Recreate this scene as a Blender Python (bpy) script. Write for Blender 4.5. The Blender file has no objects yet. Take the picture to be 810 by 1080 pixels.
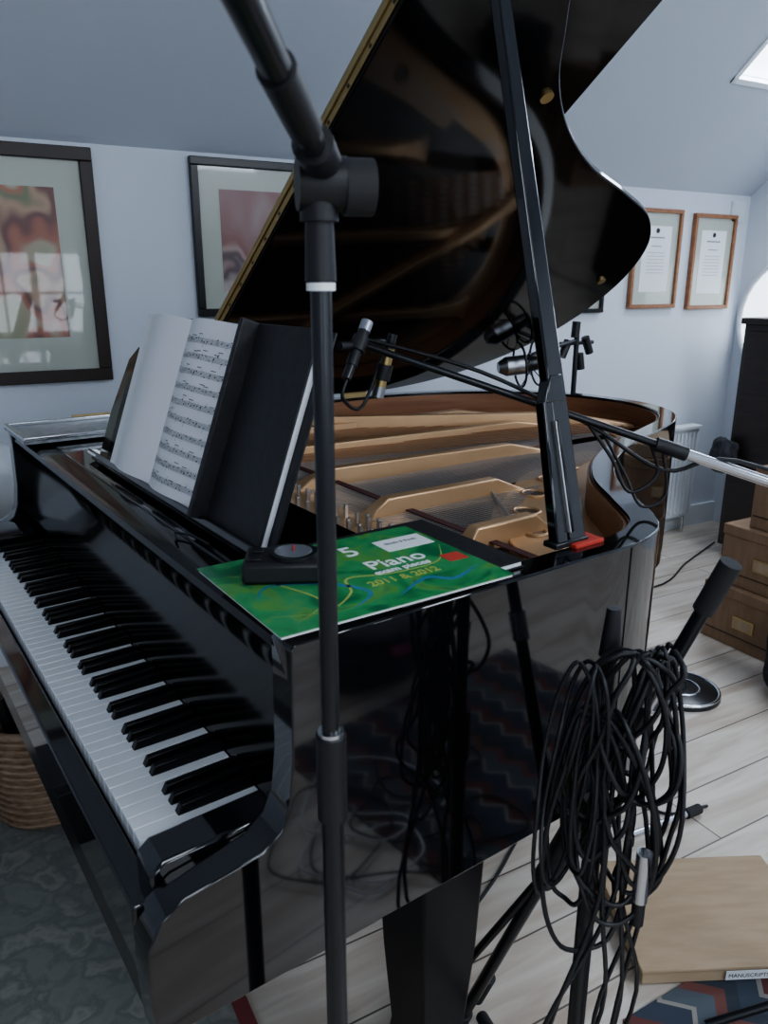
import bpy, math, random
from mathutils import Vector, Matrix
random.seed(7)
R=math.radians
PR=R(6.3)
SC=bpy.context.scene
try:
    SC.view_settings.look='AgX - Medium High Contrast'
    SC.view_settings.exposure=-0.28
except Exception: pass
# ------------------------------------------------------------------ helpers
def link(o,parent=None):
    bpy.context.collection.objects.link(o)
    if parent: o.parent=parent
    return o
def empty(name,loc=(0,0,0),rz=0,rx=0,parent=None):
    o=bpy.data.objects.new(name,None); o.empty_display_size=.05
    o.location=loc; o.rotation_euler=(rx,0,rz); return link(o,parent)
def P2W(v,u,z=0):
    return (v*math.cos(PR)-u*math.sin(PR), v*math.sin(PR)+u*math.cos(PR), z)
def finish(me,smooth=True,ang=32):
    if smooth:
        for p in me.polygons: p.use_smooth=True
        me.set_sharp_from_angle(angle=R(ang))
def mesh(name,vs,fs,mat,parent=None,smooth=True,ang=32,bevel=0,seg=2):
    me=bpy.data.meshes.new(name); me.from_pydata([tuple(v) for v in vs],[],fs); me.validate(); me.update()
    import bmesh
    bm=bmesh.new(); bm.from_mesh(me); bmesh.ops.recalc_face_normals(bm,faces=bm.faces); bm.to_mesh(me); bm.free()
    finish(me,smooth,ang)
    me.materials.append(mat)
    o=bpy.data.objects.new(name,me); link(o,parent)
    if bevel>0:
        b=o.modifiers.new('b','BEVEL'); b.width=bevel; b.segments=seg; b.limit_method='ANGLE'; b.angle_limit=R(40)
    return o
def boxdata(x0,x1,y0,y1,z0,z1):
    vs=[(x0,y0,z0),(x1,y0,z0),(x1,y1,z0),(x0,y1,z0),(x0,y0,z1),(x1,y0,z1),(x1,y1,z1),(x0,y1,z1)]
    fs=[(0,3,2,1),(4,5,6,7),(0,1,5,4),(1,2,6,5),(2,3,7,6),(3,0,4,7)]
    return vs,fs
def box(name,x0,x1,y0,y1,z0,z1,mat,parent=None,bevel=0):
    vs,fs=boxdata(x0,x1,y0,y1,z0,z1); return mesh(name,vs,fs,mat,parent,bevel=bevel)
def boxes(name,lst,mat,parent=None,bevel=0):
    V=[];Fc=[]
    for b in lst:
        vs,fs=boxdata(*b); n=len(V); V+=vs; Fc+=[tuple(i+n for i in f) for f in fs]
    return mesh(name,V,Fc,mat,parent,bevel=bevel,smooth=bevel>0)
def prism(name,pts,z0,z1,mat,parent=None,bevel=0,axis='z',ang=32):
    n=len(pts)
    def mk(p,z):
        if axis=='z': return (p[0],p[1],z)
        if axis=='y': return (p[0],z,p[1])
        return (z,p[0],p[1])
    V=[mk(p,z0) for p in pts]+[mk(p,z1) for p in pts]
    Fc=[tuple(range(n)),tuple(range(n,2*n))]+[(i,(i+1)%n,n+(i+1)%n,n+i) for i in range(n)]
    return mesh(name,V,Fc,mat,parent,bevel=bevel,ang=ang)
def ring(name,out,inn,z0,z1,mat,parent=None,closed=False,bevel=0):
    n=len(out); V=[(p[0],p[1],z0) for p in out]+[(p[0],p[1],z1) for p in out]+[(p[0],p[1],z0) for p in inn]+[(p[0],p[1],z1) for p in inn]
    Fc=[]
    m=n if closed else n-1
    for i in range(m):
        j=(i+1)%n
        Fc+=[(i,j,n+j,n+i),(2*n+i,3*n+i,3*n+j,2*n+j),(n+i,n+j,3*n+j,3*n+i),(i,2*n+i,2*n+j,j)]
    if not closed:
        Fc+=[(0,n,3*n,2*n),(n-1,2*n-1,4*n-1,3*n-1)]
    return mesh(name,V,Fc,mat,parent,bevel=bevel)
def cyl(name,p0,p1,r0,mat,parent=None,r1=None,n=20,cap=True):
    r1=r0 if r1 is None else r1
    p0=Vector(p0);p1=Vector(p1); d=(p1-p0).normalized()
    a=d.orthogonal().normalized(); b=d.cross(a)
    V=[];Fc=[]
    for p,r in ((p0,r0),(p1,r1)):
        for i in range(n):
            t=2*math.pi*i/n; V.append(p+(a*math.cos(t)+b*math.sin(t))*r)
    for i in range(n): Fc.append((i,(i+1)%n,n+(i+1)%n,n+i))
    if cap: Fc+=[tuple(range(n)),tuple(range(n,2*n))]
    return mesh(name,V,Fc,mat,parent)
def lathe(name,prof,mat,parent=None,n=32,loc=(0,0,0)):
    V=[];Fc=[]
    for r,z in prof:
        for i in range(n):
            t=2*math.pi*i/n; V.append((loc[0]+r*math.cos(t),loc[1]+r*math.sin(t),loc[2]+z))
    for k in range(len(prof)-1):
        for i in range(n): Fc.append((k*n+i,k*n+(i+1)%n,(k+1)*n+(i+1)%n,(k+1)*n+i))
    Fc+=[tuple(range(n)),tuple(range((len(prof)-1)*n,len(prof)*n))]
    return mesh(name,V,Fc,mat,parent)
def cr(pts,n=8,closed=False):
    P=[Vector(p) for p in pts]; out=[]; m=len(P)
    for i in range(m if closed else m-1):
        g=(lambda k:P[k%m]) if closed else (lambda k:P[max(0,min(m-1,k))])
        p0,p1,p2,p3=g(i-1),g(i),g(i+1),g(i+2)
        for k in range(n):
            t=k/n; out.append(.5*((2*p1)+(p2-p0)*t+(2*p0-5*p1+4*p2-p3)*t*t+(3*p1-p0-3*p2+p3)*t**3))
    if not closed: out.append(P[-1])
    return out
def tube(name,pts,r,mat,parent=None,n=8,smooth=6,closed=False):
    P=cr([Vector(p) for p in pts],smooth,closed) if smooth else [Vector(p) for p in pts]
    m=len(P); V=[];Fc=[]; a=None
    for i,p in enumerate(P):
        if closed: d=(P[(i+1)%m]-P[i-1]).normalized()
        else: d=(P[min(m-1,i+1)]-P[max(0,i-1)]).normalized()
        if a is None: a=d.orthogonal().normalized()
        else:
            a=(a-d*a.dot(d)); a=a.normalized() if a.length>1e-6 else d.orthogonal().normalized()
        b=d.cross(a)
        for k in range(n):
            t=2*math.pi*k/n; V.append(p+(a*math.cos(t)+b*math.sin(t))*r)
    for i in range(m if closed else m-1):
        j=(i+1)%m
        for k in range(n): Fc.append((i*n+k,i*n+(k+1)%n,j*n+(k+1)%n,j*n+k))
    if not closed: Fc+=[tuple(range(n)),tuple(range((m-1)*n,m*n))]
    return mesh(name,V,Fc,mat,parent,ang=60)
def torus(name,c,r,rr,mat,parent=None,normal=(0,0,1)):
    nrm=Vector(normal).normalized(); a=nrm.orthogonal().normalized(); b=nrm.cross(a); c=Vector(c)
    return tube(name,[c+(a*math.cos(t)+b*math.sin(t))*r for t in [2*math.pi*i/32 for i in range(32)]],rr,mat,parent,smooth=0,closed=True)
def offset(pts,d):
    out=[];n=len(pts)
    for i,p in enumerate(pts):
        a=pts[max(0,i-1)];b=pts[min(n-1,i+1)]
        t=Vector((b[0]-a[0],b[1]-a[1])).normalized(); out.append(Vector((p[0]-t.y*d,p[1]+t.x*d)))
    return out
# ------------------------------------------------------------------ materials
def mat(name,col,rough=.5,metal=0,coat=0,spec=.5,noise=None,bump=0,emit=0,ior=1.5):
    m=bpy.data.materials.new(name); m.use_nodes=True; nt=m.node_tree; b=nt.nodes['Principled BSDF']
    b.inputs['Base Color'].default_value=(*col,1); b.inputs['Roughness'].default_value=rough
    b.inputs['Metallic'].default_value=metal; b.inputs['Coat Weight'].default_value=coat
    b.inputs['Coat Roughness'].default_value=.03
    b.inputs['Specular IOR Level'].default_value=spec; b.inputs['IOR'].default_value=ior
    if emit:
        b.inputs['Emission Color'].default_value=(*col,1); b.inputs['Emission Strength'].default_value=emit
    tc=nt.nodes.new('ShaderNodeTexCoord')
    if noise:
        sc,c2,st=noise
        n=nt.nodes.new('ShaderNodeTexNoise'); n.inputs['Scale'].default_value=sc; n.inputs['Detail'].default_value=6
        mp=nt.nodes.new('ShaderNodeMapping'); mp.inputs['Scale'].default_value=st
        nt.links.new(tc.outputs['Object'],mp.inputs[0]); nt.links.new(mp.outputs[0],n.inputs['Vector'])
        r=nt.nodes.new('ShaderNodeValToRGB'); r.color_ramp.elements[0].position=.35; r.color_ramp.elements[1].position=.65
        r.color_ramp.elements[0].color=(*col,1); r.color_ramp.elements[1].color=(*c2,1)
        nt.links.new(n.outputs['Fac'],r.inputs[0]); nt.links.new(r.outputs[0],b.inputs['Base Color'])
        if bump:
            bp=nt.nodes.new('ShaderNodeBump'); bp.inputs['Strength'].default_value=bump; bp.inputs['Distance'].default_value=.003
            nt.links.new(n.outputs['Fac'],bp.inputs['Height']); nt.links.new(bp.outputs[0],b.inputs['Normal'])
    return m
I1=(1,1,1)
M_pol=mat('piano_polyester',(.004,.004,.005),.06,spec=.6,coat=.5,ior=1.55)
M_lid=mat('piano_lid_underside',(.004,.004,.0045),.07,spec=.40,coat=0,ior=1.5)
M_polr=mat('piano_satin',(.006,.006,.007),.22)
M_legs=mat('leg_satin',(.006,.006,.007),.35,spec=.3)
M_wkey=mat('key_ivory',(.80,.82,.84),.18,spec=.5)
M_bkey=mat('key_ebony',(.005,.005,.006),.3,spec=.35)
M_gold=mat('plate_bronze',(.60,.38,.21),.36,metal=.5,noise=(5,(.68,.45,.26),I1))
M_brass=mat('brass',(.50,.38,.18),.35,metal=1)
M_wood=mat('inner_rim_wood',(.22,.10,.055),.35,noise=(4,(.30,.15,.08),(1,1,14)))
M_sb=mat('soundboard_spruce',(.07,.04,.027),.4,noise=(3,(.11,.063,.038),(2,22,1)))
M_steel=mat('string_steel',(.55,.55,.56),.35,metal=.8)
M_copper=mat('string_copper',(.50,.30,.18),.35,metal=.9)
M_blk=mat('black_plastic',(.014,.014,.016),.45)
M_blkm=mat('black_metal',(.020,.021,.024),.28,metal=.3,spec=.6)
M_chrome=mat('chrome',(.65,.67,.70),.22,metal=1)
M_rub=mat('rubber',(.022,.022,.023),.7)
M_cable=mat('cable_rubber',(.012,.012,.014),.42)
M_paper=mat('paper',(.80,.80,.82),.7,noise=(3,(.76,.77,.80),I1))
M_ink=mat('ink',(.03,.03,.035),.7)
M_red=mat('red_felt',(.5,.05,.03),.7)
M_label=mat('label',(.82,.84,.85),.6)
M_fabric=mat('black_fabric',(.022,.022,.027),.85,noise=(40,(.05,.05,.06),I1),bump=.4)
M_fabric2=mat('charcoal_nylon',(.055,.055,.068),.7,noise=(25,(.10,.10,.12),I1),bump=.4)
M_binder=mat('binder_black',(.016,.016,.018),.5,noise=(60,(.024,.024,.027),I1),bump=.15)
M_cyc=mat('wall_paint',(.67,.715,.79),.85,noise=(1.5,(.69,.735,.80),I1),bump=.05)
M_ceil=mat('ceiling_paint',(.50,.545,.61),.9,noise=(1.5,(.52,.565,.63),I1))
M_trim=mat('trim_white',(.75,.79,.83),.5)
M_card=mat('cardboard',(.42,.31,.20),.8,noise=(8,(.48,.36,.24),(1,6,1)))
M_card2=mat('kraft_box',(.26,.165,.10),.75,noise=(8,(.31,.20,.125),(1,6,1)))
M_darkwood=mat('dark_wood',(.018,.011,.009),.4,noise=(6,(.030,.018,.013),(1,1,8)))
M_frameb=mat('frame_dark',(.030,.018,.014),.4)
M_frame2=mat('frame_black',(.012,.012,.013),.35)
M_framew=mat('frame_oak',(.27,.12,.055),.45,noise=(9,(.35,.165,.08),(6,1,6)))
M_mount=mat('mount_board',(.46,.49,.43),.3,coat=1)
M_wick=mat('wicker',(.20,.13,.08),.7,noise=(45,(.34,.24,.16),(1,1,3)),bump=.8)
M_sky=mat('sky_glass',(.85,.93,1.0),.4,emit=2.6)
M_mesh=mat('mic_grille',(.45,.47,.50),.35,metal=1)
def art(name,cols,scale,seed,interp='CONSTANT',det=3,dist=1.5,lo=.30,hi=.70,st=(1,1,1)):
    m=mat(name,(1,1,1),.35,coat=1); nt=m.node_tree; b=nt.nodes['Principled BSDF']
    tc=nt.nodes.new('ShaderNodeTexCoord'); mp=nt.nodes.new('ShaderNodeMapping'); mp.inputs['Location'].default_value=(seed,seed*1.7,seed*.3); mp.inputs['Scale'].default_value=st
    n=nt.nodes.new('ShaderNodeTexNoise'); n.inputs['Scale'].default_value=scale; n.inputs['Detail'].default_value=det; n.inputs['Distortion'].default_value=dist
    r=nt.nodes.new('ShaderNodeValToRGB'); r.color_ramp.interpolation=interp
    k=len(cols)
    for i,c in enumerate(cols):
        pos=lo+(hi-lo)*i/(k-1) if i else 0
        if i<2: e=r.color_ramp.elements[i]; e.position=pos
        else: e=r.color_ramp.elements.new(pos)
        e.color=(*c,1)
    nt.links.new(tc.outputs['Object'],mp.inputs[0]); nt.links.new(mp.outputs[0],n.inputs['Vector'])
    nt.links.new(n.outputs['Fac'],r.inputs[0]); nt.links.new(r.outputs[0],b.inputs['Base Color'])
    return m
M_art1=art('art_abstract_red',[(.14,.17,.09),(.34,.34,.22),(.40,.34,.24),(.36,.13,.08),(.16,.06,.05),(.42,.28,.18),(.18,.19,.10),(.38,.16,.09),(.42,.38,.29)],3.0,5.1,'EASE',2,.3,.34,.66)
M_art2=art('art_abstract_plum',[(.50,.50,.48),(.26,.12,.11),(.40,.28,.25),(.12,.08,.09),(.52,.46,.43),(.28,.20,.16)],3.4,4.3,'EASE',2,.4,.34,.66)
M_green=art('book_cover_green',[(.01,.10,.07),(.02,.18,.07),(.045,.28,.09),(.06,.32,.12),(.12,.33,.07),(.03,.22,.11)],15,1.2,'LINEAR',3,1.2)
M_green.node_tree.nodes['Principled BSDF'].inputs['Coat Weight'].default_value=.2
M_rug=art('grey_green_rug',[(.15,.165,.155),(.23,.24,.22),(.17,.18,.17),(.29,.29,.26),(.19,.20,.18)],16,2.2,'LINEAR',8,.3)
M_rug.node_tree.nodes['Principled BSDF'].inputs['Coat Weight'].default_value=0; M_rug.node_tree.nodes['Principled BSDF'].inputs['Roughness'].default_value=.95
def kilim():
    m=mat('kilim_zigzag',(1,1,1),.95); nt=m.node_tree; b=nt.nodes['Principled BSDF']; L=nt.links.new
    tc=nt.nodes.new('ShaderNodeTexCoord'); sp=nt.nodes.new('ShaderNodeSeparateXYZ'); L(tc.outputs['Object'],sp.inputs[0])
    pp=nt.nodes.new('ShaderNodeMath'); pp.operation='PINGPONG'; pp.inputs[1].default_value=.045; L(sp.outputs['Y'],pp.inputs[0])
    ad=nt.nodes.new('ShaderNodeMath'); ad.operation='ADD'; L(sp.outputs['X'],ad.inputs[0]); L(pp.outputs[0],ad.inputs[1])
    ml=nt.nodes.new('ShaderNodeMath'); ml.operation='MULTIPLY'; ml.inputs[1].default_value=3.3; L(ad.outputs[0],ml.inputs[0])
    fr=nt.nodes.new('ShaderNodeMath'); fr.operation='FRACT'; L(ml.outputs[0],fr.inputs[0])
    r=nt.nodes.new('ShaderNodeValToRGB'); r.color_ramp.interpolation='CONSTANT'
    cs=[(0,(.055,.07,.095)),(.18,(.28,.265,.24)),(.23,(.14,.05,.045)),(.36,(.05,.06,.085)),(.57,(.30,.28,.25)),(.61,(.10,.12,.14)),(.78,(.17,.07,.06)),(.88,(.04,.05,.065))]
    for i,(p,c) in enumerate(cs):
        e=r.color_ramp.elements[i] if i<2 else r.color_ramp.elements.new(p)
        e.position=p; e.color=(*c,1)
    L(fr.outputs[0],r.inputs[0]); L(r.outputs[0],b.inputs['Base Color']); return m
M_kilim=kilim()
def floor_mat():
    m=mat('whitewashed_planks',(1,1,1),.36); nt=m.node_tree; b=nt.nodes['Principled BSDF']
    tc=nt.nodes.new('ShaderNodeTexCoord'); br=nt.nodes.new('ShaderNodeTexBrick')
    br.inputs['Scale'].default_value=1; br.inputs['Brick Width'].default_value=3.1; br.inputs['Row Height'].default_value=.17
    br.inputs['Mortar Size'].default_value=.0025; br.inputs['Mortar Smooth'].default_value=.3
    br.inputs['Color1'].default_value=(.76,.69,.61,1); br.inputs['Color2'].default_value=(.66,.595,.52,1); br.inputs['Mortar'].default_value=(.14,.12,.10,1)
    nt.links.new(tc.outputs['Object'],br.inputs['Vector'])
    mp=nt.nodes.new('ShaderNodeMapping'); mp.inputs['Scale'].default_value=(1.0,9,1)
    n=nt.nodes.new('ShaderNodeTexNoise'); n.inputs['Scale'].default_value=2.0; n.inputs['Detail'].default_value=8; n.inputs['Distortion'].default_value=.8
    nt.links.new(tc.outputs['Object'],mp.inputs[0]); nt.links.new(mp.outputs[0],n.inputs['Vector'])
    r=nt.nodes.new('ShaderNodeValToRGB'); r.color_ramp.elements[0].position=.3; r.color_ramp.elements[0].color=(.60,.52,.44,1); r.color_ramp.elements[1].position=.62; r.color_ramp.elements[1].color=(1,1,1,1)
    mx=nt.nodes.new('ShaderNodeMix'); mx.data_type='RGBA'; mx.blend_type='MULTIPLY'; mx.inputs[0].default_value=.8
    nt.links.new(n.outputs['Fac'],r.inputs[0]); nt.links.new(br.outputs['Color'],mx.inputs[6]); nt.links.new(r.outputs[0],mx.inputs[7])
    nt.links.new(mx.outputs[2],b.inputs['Base Color'])
    return m
M_floor=floor_mat()
# ------------------------------------------------------------------ room
XW,XE,YS,YN,ZK=-2.6,3.84,-2.6,2.9,1.80
SL=R(40); YR=(YS+YN)/2; ZR=ZK+(YN-YR)*math.tan(SL)
def panel(name,org,ex,ey,W,Hh,holes,mt,th=.08):
    org=Vector(org);ex=Vector(ex).normalized();ey=Vector(ey).normalized();nn=ex.cross(ey)
    xs=sorted({0,W}|{h[0] for h in holes}|{h[1] for h in holes}); ys=sorted({0,Hh}|{h[2] for h in holes}|{h[3] for h in holes})
    V=[];Fc=[]
    for i in range(len(xs)-1):
        for j in range(len(ys)-1):
            cx=(xs[i]+xs[i+1])/2; cy=(ys[j]+ys[j+1])/2
            if any(h[0]<cx<h[1] and h[2]<cy<h[3] for h in holes): continue
            vs,fs=boxdata(xs[i],xs[i+1],ys[j],ys[j+1],-th,0)
            n=len(V); V+=[org+ex*v[0]+ey*v[1]+nn*v[2] for v in vs]; Fc+=[tuple(k+n for k in f) for f in fs]
    return mesh(name,V,Fc,mt,smooth=False)
floor=box('floor',XW,XE,YS,YN,-.08,0,M_floor)
panel('wall_north',(XW,YN,0),(1,0,0),(0,0,1),XE-XW,ZK,[],M_cyc)
wins=[(.25,1.35,.85,1.68),(2.1,3.2,.85,1.68),(-1.9,-.8,.85,1.68)]
panel('wall_south',(XE,YS,0),(-1,0,0),(0,0,1),XE-XW,ZK,[(XE-b,XE-a,c,d) for a,b,c,d in wins],M_cyc)
def gable(name,x,x2,mt):
    pts=[(YS,0),(YN,0),(YN,ZK),(YR,ZR),(YS,ZK)]
    prism(name,pts,min(x,x2),max(x,x2),mt,axis='x')
gable('wall_east',XE,XE+.08,M_cyc); gable('wall_west',XW-.08,XW,M_cyc)
Ls=(YN-YR)/math.cos(SL)
sk=(3.04-XW,3.76-XW,(YN-2.45)/math.cos(SL),(YN-1.55)/math.cos(SL))
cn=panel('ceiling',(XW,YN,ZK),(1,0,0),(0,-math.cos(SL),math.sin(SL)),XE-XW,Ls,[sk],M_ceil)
added_skylights=[(1.0,2.1,.9,2.1),(3.6,4.7,.9,2.1)]  # unseen skylight openings, added on the south slope for extra light
panel('ceiling_south_slope',(XE,YS,ZK),(-1,0,0),(0,math.cos(SL),math.sin(SL)),XE-XW,Ls,added_skylights,M_ceil)
box('baseboard_north',XW,XE,YN-.018,YN,0,.12,M_trim)
def area(name,loc,direction,sx,sy,power,col=(.81,.89,1.0)):
    l=bpy.data.lights.new(name,'AREA'); l.shape='RECTANGLE'; l.size=sx; l.size_y=sy; l.energy=power; l.color=col
    o=bpy.data.objects.new(name,l); link(o); o.location=loc
    d=Vector(direction).normalized(); o.rotation_euler=d.to_track_quat('-Z','Y').to_euler()
    return o
PW=20
for i,(a,b,c,d) in enumerate(wins):
    w=empty(f'window_{i+1}',((a+b)/2,YS,c))
    hw=(b-a)/2; hh=d-c; t=.022
    L=[(-hw,hw,-.05,.01,0,.05),(-hw,hw,-.05,.01,hh-.05,hh),(-hw,-hw+.05,-.05,.01,0,hh),(hw-.05,hw,-.05,.01,0,hh),(-.03,.03,-.05,.01,0,hh),
       (-hw,hw,-.04,0,hh*.5-t/2,hh*.5+t/2),(-hw/2-t/2,-hw/2+t/2,-.04,0,0,hh),(hw/2-t/2,hw/2+t/2,-.04,0,0,hh)]
    boxes('glazing_bars',L,M_trim,w)
    box('sill',-hw-.05,hw+.05,-.05,.1,-.03,0,M_trim,w)
    area(f'daylight_window_{i+1}',((a+b)/2,YS-.09,(c+d)/2),(0,1,0),b-a,hh,PW)
def skyl(name,x0,x1,s0,s1,north,power):
    xm=(x0+x1)/2; sm=(s0+s1)/2
    if north: base=Vector((0,YN,ZK)); e=Vector((0,-math.cos(SL),math.sin(SL))); nn=Vector((0,-math.sin(SL),-math.cos(SL)))
    else: base=Vector((0,YS,ZK)); e=Vector((0,math.cos(SL),math.sin(SL))); nn=Vector((0,math.sin(SL),-math.cos(SL)))
    def pt(x,s,d): return base+e*s+Vector((x,0,0))-nn*d
    V=[];Fc=[]; f=.012
    for (a,b,c,d) in [(x0-f,x0+f,s0-f,s1+f),(x1-f,x1+f,s0-f,s1+f),(x0-f,x1+f,s0-f,s0+f),(x0-f,x1+f,s1-f,s1+f)]:
        n=len(V); V+=[pt(x,s,dd) for dd in (-.006,.03) for x,s in ((a,c),(b,c),(b,d),(a,d))]
        Fc+=[tuple(k+n for k in f_) for f_ in [(0,1,2,3),(4,5,6,7),(0,1,5,4),(1,2,6,5),(2,3,7,6),(3,0,4,7)]]
    fr=mesh(name,V,Fc,M_trim)
    pn=mesh(name+'_pane',[pt(x0,s0,.034),pt(x1,s0,.034),pt(x1,s1,.034),pt(x0,s1,.034)],[(0,1,2,3)],mat('skylight_glow_'+name,(.85,.92,1.0),.4,emit=4),fr)
    o=area('daylight_'+name,pt(xm,sm,.020),nn,x1-x0,s1-s0,power)
skyl('window_4',3.04,3.76,sk[2],sk[3],True,26)
for i,h in enumerate(added_skylights): skyl(f'window_{5+i}',XE-h[1],XE-h[0],h[2],h[3],False,(40,12)[i])  # added out of view to brighten the room
rw=empty('window_7',(XE,2.53,1.17))
cyl('pane',(-.006,0,0),(-.012,0,0),.33,M_sky,rw,n=48)
torus('frame',(-.012,0,0),.335,.014,M_trim,rw,normal=(1,0,0))
v=empty('wall_vent',(XE-.10,YN,1.72))
box('plate',-.05,.05,-.012,0,-.05,.05,M_trim,v)
boxes('slats',[(-.045,.045,-.02,-.012,z,z+.006) for z in [-.04,-.025,-.01,.005,.02,.035]],M_trim,v)
w=bpy.data.worlds.new('w'); SC.world=w; w.use_nodes=True
w.node_tree.nodes['Background'].inputs[0].default_value=(.62,.75,.95,1); w.node_tree.nodes['Background'].inputs[1].default_value=.5
# ------------------------------------------------------------------ pictures
def picture(name,x0,x1,z0,z1,fw,mf,mount,martt,dep=.025):
    e=empty(name,((x0+x1)/2,YN,(z0+z1)/2)); a=(x1-x0)/2;b=(z1-z0)/2
    for nm,bx in (('frame_top',(-a,a,-dep,0,b-fw,b)),('frame_bottom',(-a,a,-dep,0,-b,-b+fw)),('frame_side_1',(-a,-a+fw,-dep,0,-b+fw,b-fw)),('frame_side_2',(a-fw,a,-dep,0,-b+fw,b-fw))):
        box(nm,*bx,mf,e,bevel=.003)
    box('mount',-a+fw,a-fw,-.012,-.002,-b+fw,b-fw,M_mount,e)
    l,r,bt,tp=mount
    box('artwork',-a+fw+l,a-fw-r,-.0135,-.012,-b+fw+bt,b-fw-tp,martt,e)
    return e
picture('framed_painting',-.35,.495,1.03,1.785,.042,M_frameb,(.1,.085,.11,.085),M_art1)
picture('framed_painting',.82,1.52,1.24,1.785,.028,M_frame2,(.075,.075,.06,.075),M_art2)
M_fink=mat('faint_ink',(.25,.26,.28),.6)
def cert(x0,x1,z0,z1):
    e=picture('framed_certificate',x0,x1,z0,z1,.02,M_framew,(.045,.045,.06,.06),M_label)
    L=[(-.05,.05,-.0145,-.0136,.10,.106),(-.035,.035,-.0145,-.0136,.06,.064)]+[(-.06,.06,-.0145,-.0136,.03-.016*i,.032-.016*i) for i in range(7)]
    boxes('lettering',L,M_fink,e)
    cyl('crest',(0,-.0135,.135),(0,-.0148,.135),.012,M_ink,e)
cert(2.99,3.32,1.235,1.71); cert(3.41,3.73,1.225,1.70)
picture('framed_photograph',2.45,2.82,1.22,1.60,.02,M_frame2,(.03,.03,.03,.03),M_art2)
r=empty('radiator',(3.40,2.86,0))
boxes('panel',[(-.14,.14,-.05,-.02,.10,.60)]+[(-.13+.03*i,-.115+.03*i,-.062,-.05,.12,.58) for i in range(9)],M_trim,r,bevel=.004)
box('top_grille',-.14,.14,-.07,0,.60,.615,M_trim,r)
cyl('feed_pipe',(.1,-.035,0),(.1,-.035,.1),.008,M_chrome,r); cyl('return_pipe',(-.1,-.035,0),(-.1,-.035,.1),.008,M_chrome,r)
# ------------------------------------------------------------------ grand piano (local x=tail dir, y=bass dir)
gp=empty('grand_piano',(0,0,0),PR)
UT,UB,ZB,ZT=.645,2.15,.585,1.0
ctrl=[(.80,UT),(.92,.648),(1.02,.69),(1.11,.80),(1.20,.915),(1.33,1.02),(1.50,1.11),(1.70,1.18),(1.87,1.25),(2.0,1.36),(2.07,1.52),(2.07,1.70),(2.01,1.86),(1.89,1.99),(1.72,2.09),(1.5,2.145),(1.35,UB)]
curve=[Vector(p) for p in cr(ctrl,8)]
path=[Vector((.44,UT)),Vector((.6,UT))]+curve+[Vector((.9,UB)),Vector((.44,UB))]
inn=offset(path,.048); inn2=offset(path,.054)
ring('rim',path,inn,ZB,ZT,M_pol,gp,bevel=.003)
ring('inner_rim',offset(path,.0485),inn2,.80,.992,M_wood,gp)
prism('soundboard',[p for p in inn2],.845,.86,M_sb,gp)
prism('underside',[p for p in offset(path,.05)],.60,.63,M_polr,gp)
prof=[(.163,ZB),(.160,.66),(.163,.705),(.178,.735),(.205,.752),(.25,.758),(.295,.764),(.318,.78),(.330,.81),(.336,.86),(.338,.95),(.338,.994),(.344,ZT),(.445,ZT),(.445,ZB)]
prism('arm_treble',prof,UT,UT+.045,M_pol,gp,axis='y',bevel=.002,ang=50)
prism('arm_bass',prof,UB-.045,UB,M_pol,gp,axis='y',bevel=.002,ang=50)
ck=[(.185,.70),(.185,.755),(.20,.768),(.34,.772),(.34,.70)]
UK0,UK1=.742,1.967
prism('cheek_treble',ck,UT+.045,UK0-.002,M_pol,gp,axis='y',bevel=.004)
prism('cheek_bass',ck,UK1+.002,UB-.045,M_pol,gp,axis='y',bevel=.004)
box('keybed',.165,.47,UT+.045,UB-.045,ZB,.70,M_polr,gp,bevel=.002)
box('keyslip',.163,.193,UT+.045,UB-.045,.64,.728,M_pol,gp,bevel=.004)
wk=[]; kw=(UK1-UK0)/52
for i in range(52):
    y1=UK1-i*kw; wk.append((.198,.352,y1-kw+.0006,y1-.0006,.715,.744))
boxes('white_keys',wk,M_wkey,gp,bevel=.0012)
V=[];Fc=[]
for i in range(51):
    if i%7 in (0,2,3,5,6):
        yc=UK1-(i+1)*kw; n=len(V); a,b=.0066,.0048
        V+=[(.250,yc-a,.743),(.352,yc-a,.743),(.352,yc+a,.743),(.250,yc+a,.743),(.256,yc-b,.7560),(.352,yc-b,.7575),(.352,yc+b,.7575),(.256,yc+b,.7560)]
        Fc+=[tuple(k+n for k in f) for f in boxdata(0,1,0,1,0,1)[1]]
mesh('black_keys',V,Fc,M_bkey,gp,bevel=.0012)
fb=[(.353,.70),(.353,.80),(.362,.86),(.366,.92),(.362,.955),(.350,.968),(.342,.978),(.345,.988),(.356,.992),(.39,.992),(.39,.70)]
prism('fallboard',fb,UT+.046,UB-.046,mat('fallboard_lacquer',(.004,.004,.0045),.12,spec=.4),gp,axis='y',ang=50)
t=bpy.data.curves.new('nameplate','FONT'); t.body='GRAND PIANO'; t.size=.022; t.align_x='CENTER'; t.extrude=.0004; t.space_character=1.5
to=bpy.data.objects.new('nameplate',t); link(to,gp); to.data.materials.append(mat('inlay_dull_gold',(.16,.12,.06),.5,metal=.6))
to.location=(.3655,1.22,.925); to.rotation_euler=(R(88),0,R(-90))
box('music_shelf',.39,.60,UT+.046,UB-.046,.975,.995,M_pol,gp,bevel=.002)
def rimv(u):
    best=.9
    for p,q in zip(inn2[:-1],inn2[1:]):
        if (p.y-u)*(q.y-u)<=0 and p.y!=q.y:
            t=(u-p.y)/(q.y-p.y); best=max(best,p.x+t*(q.x-p.x))
    return best
ri=offset(path,.058); ro=offset(path,.15)
ring('plate_web',ri[2:-2],ro[2:-2],.905,.918,M_gold,gp,bevel=.003)
box('plate_pinblock_web',.62,.86,.705,2.09,.915,.925,M_gold,gp,bevel=.003)
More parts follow.
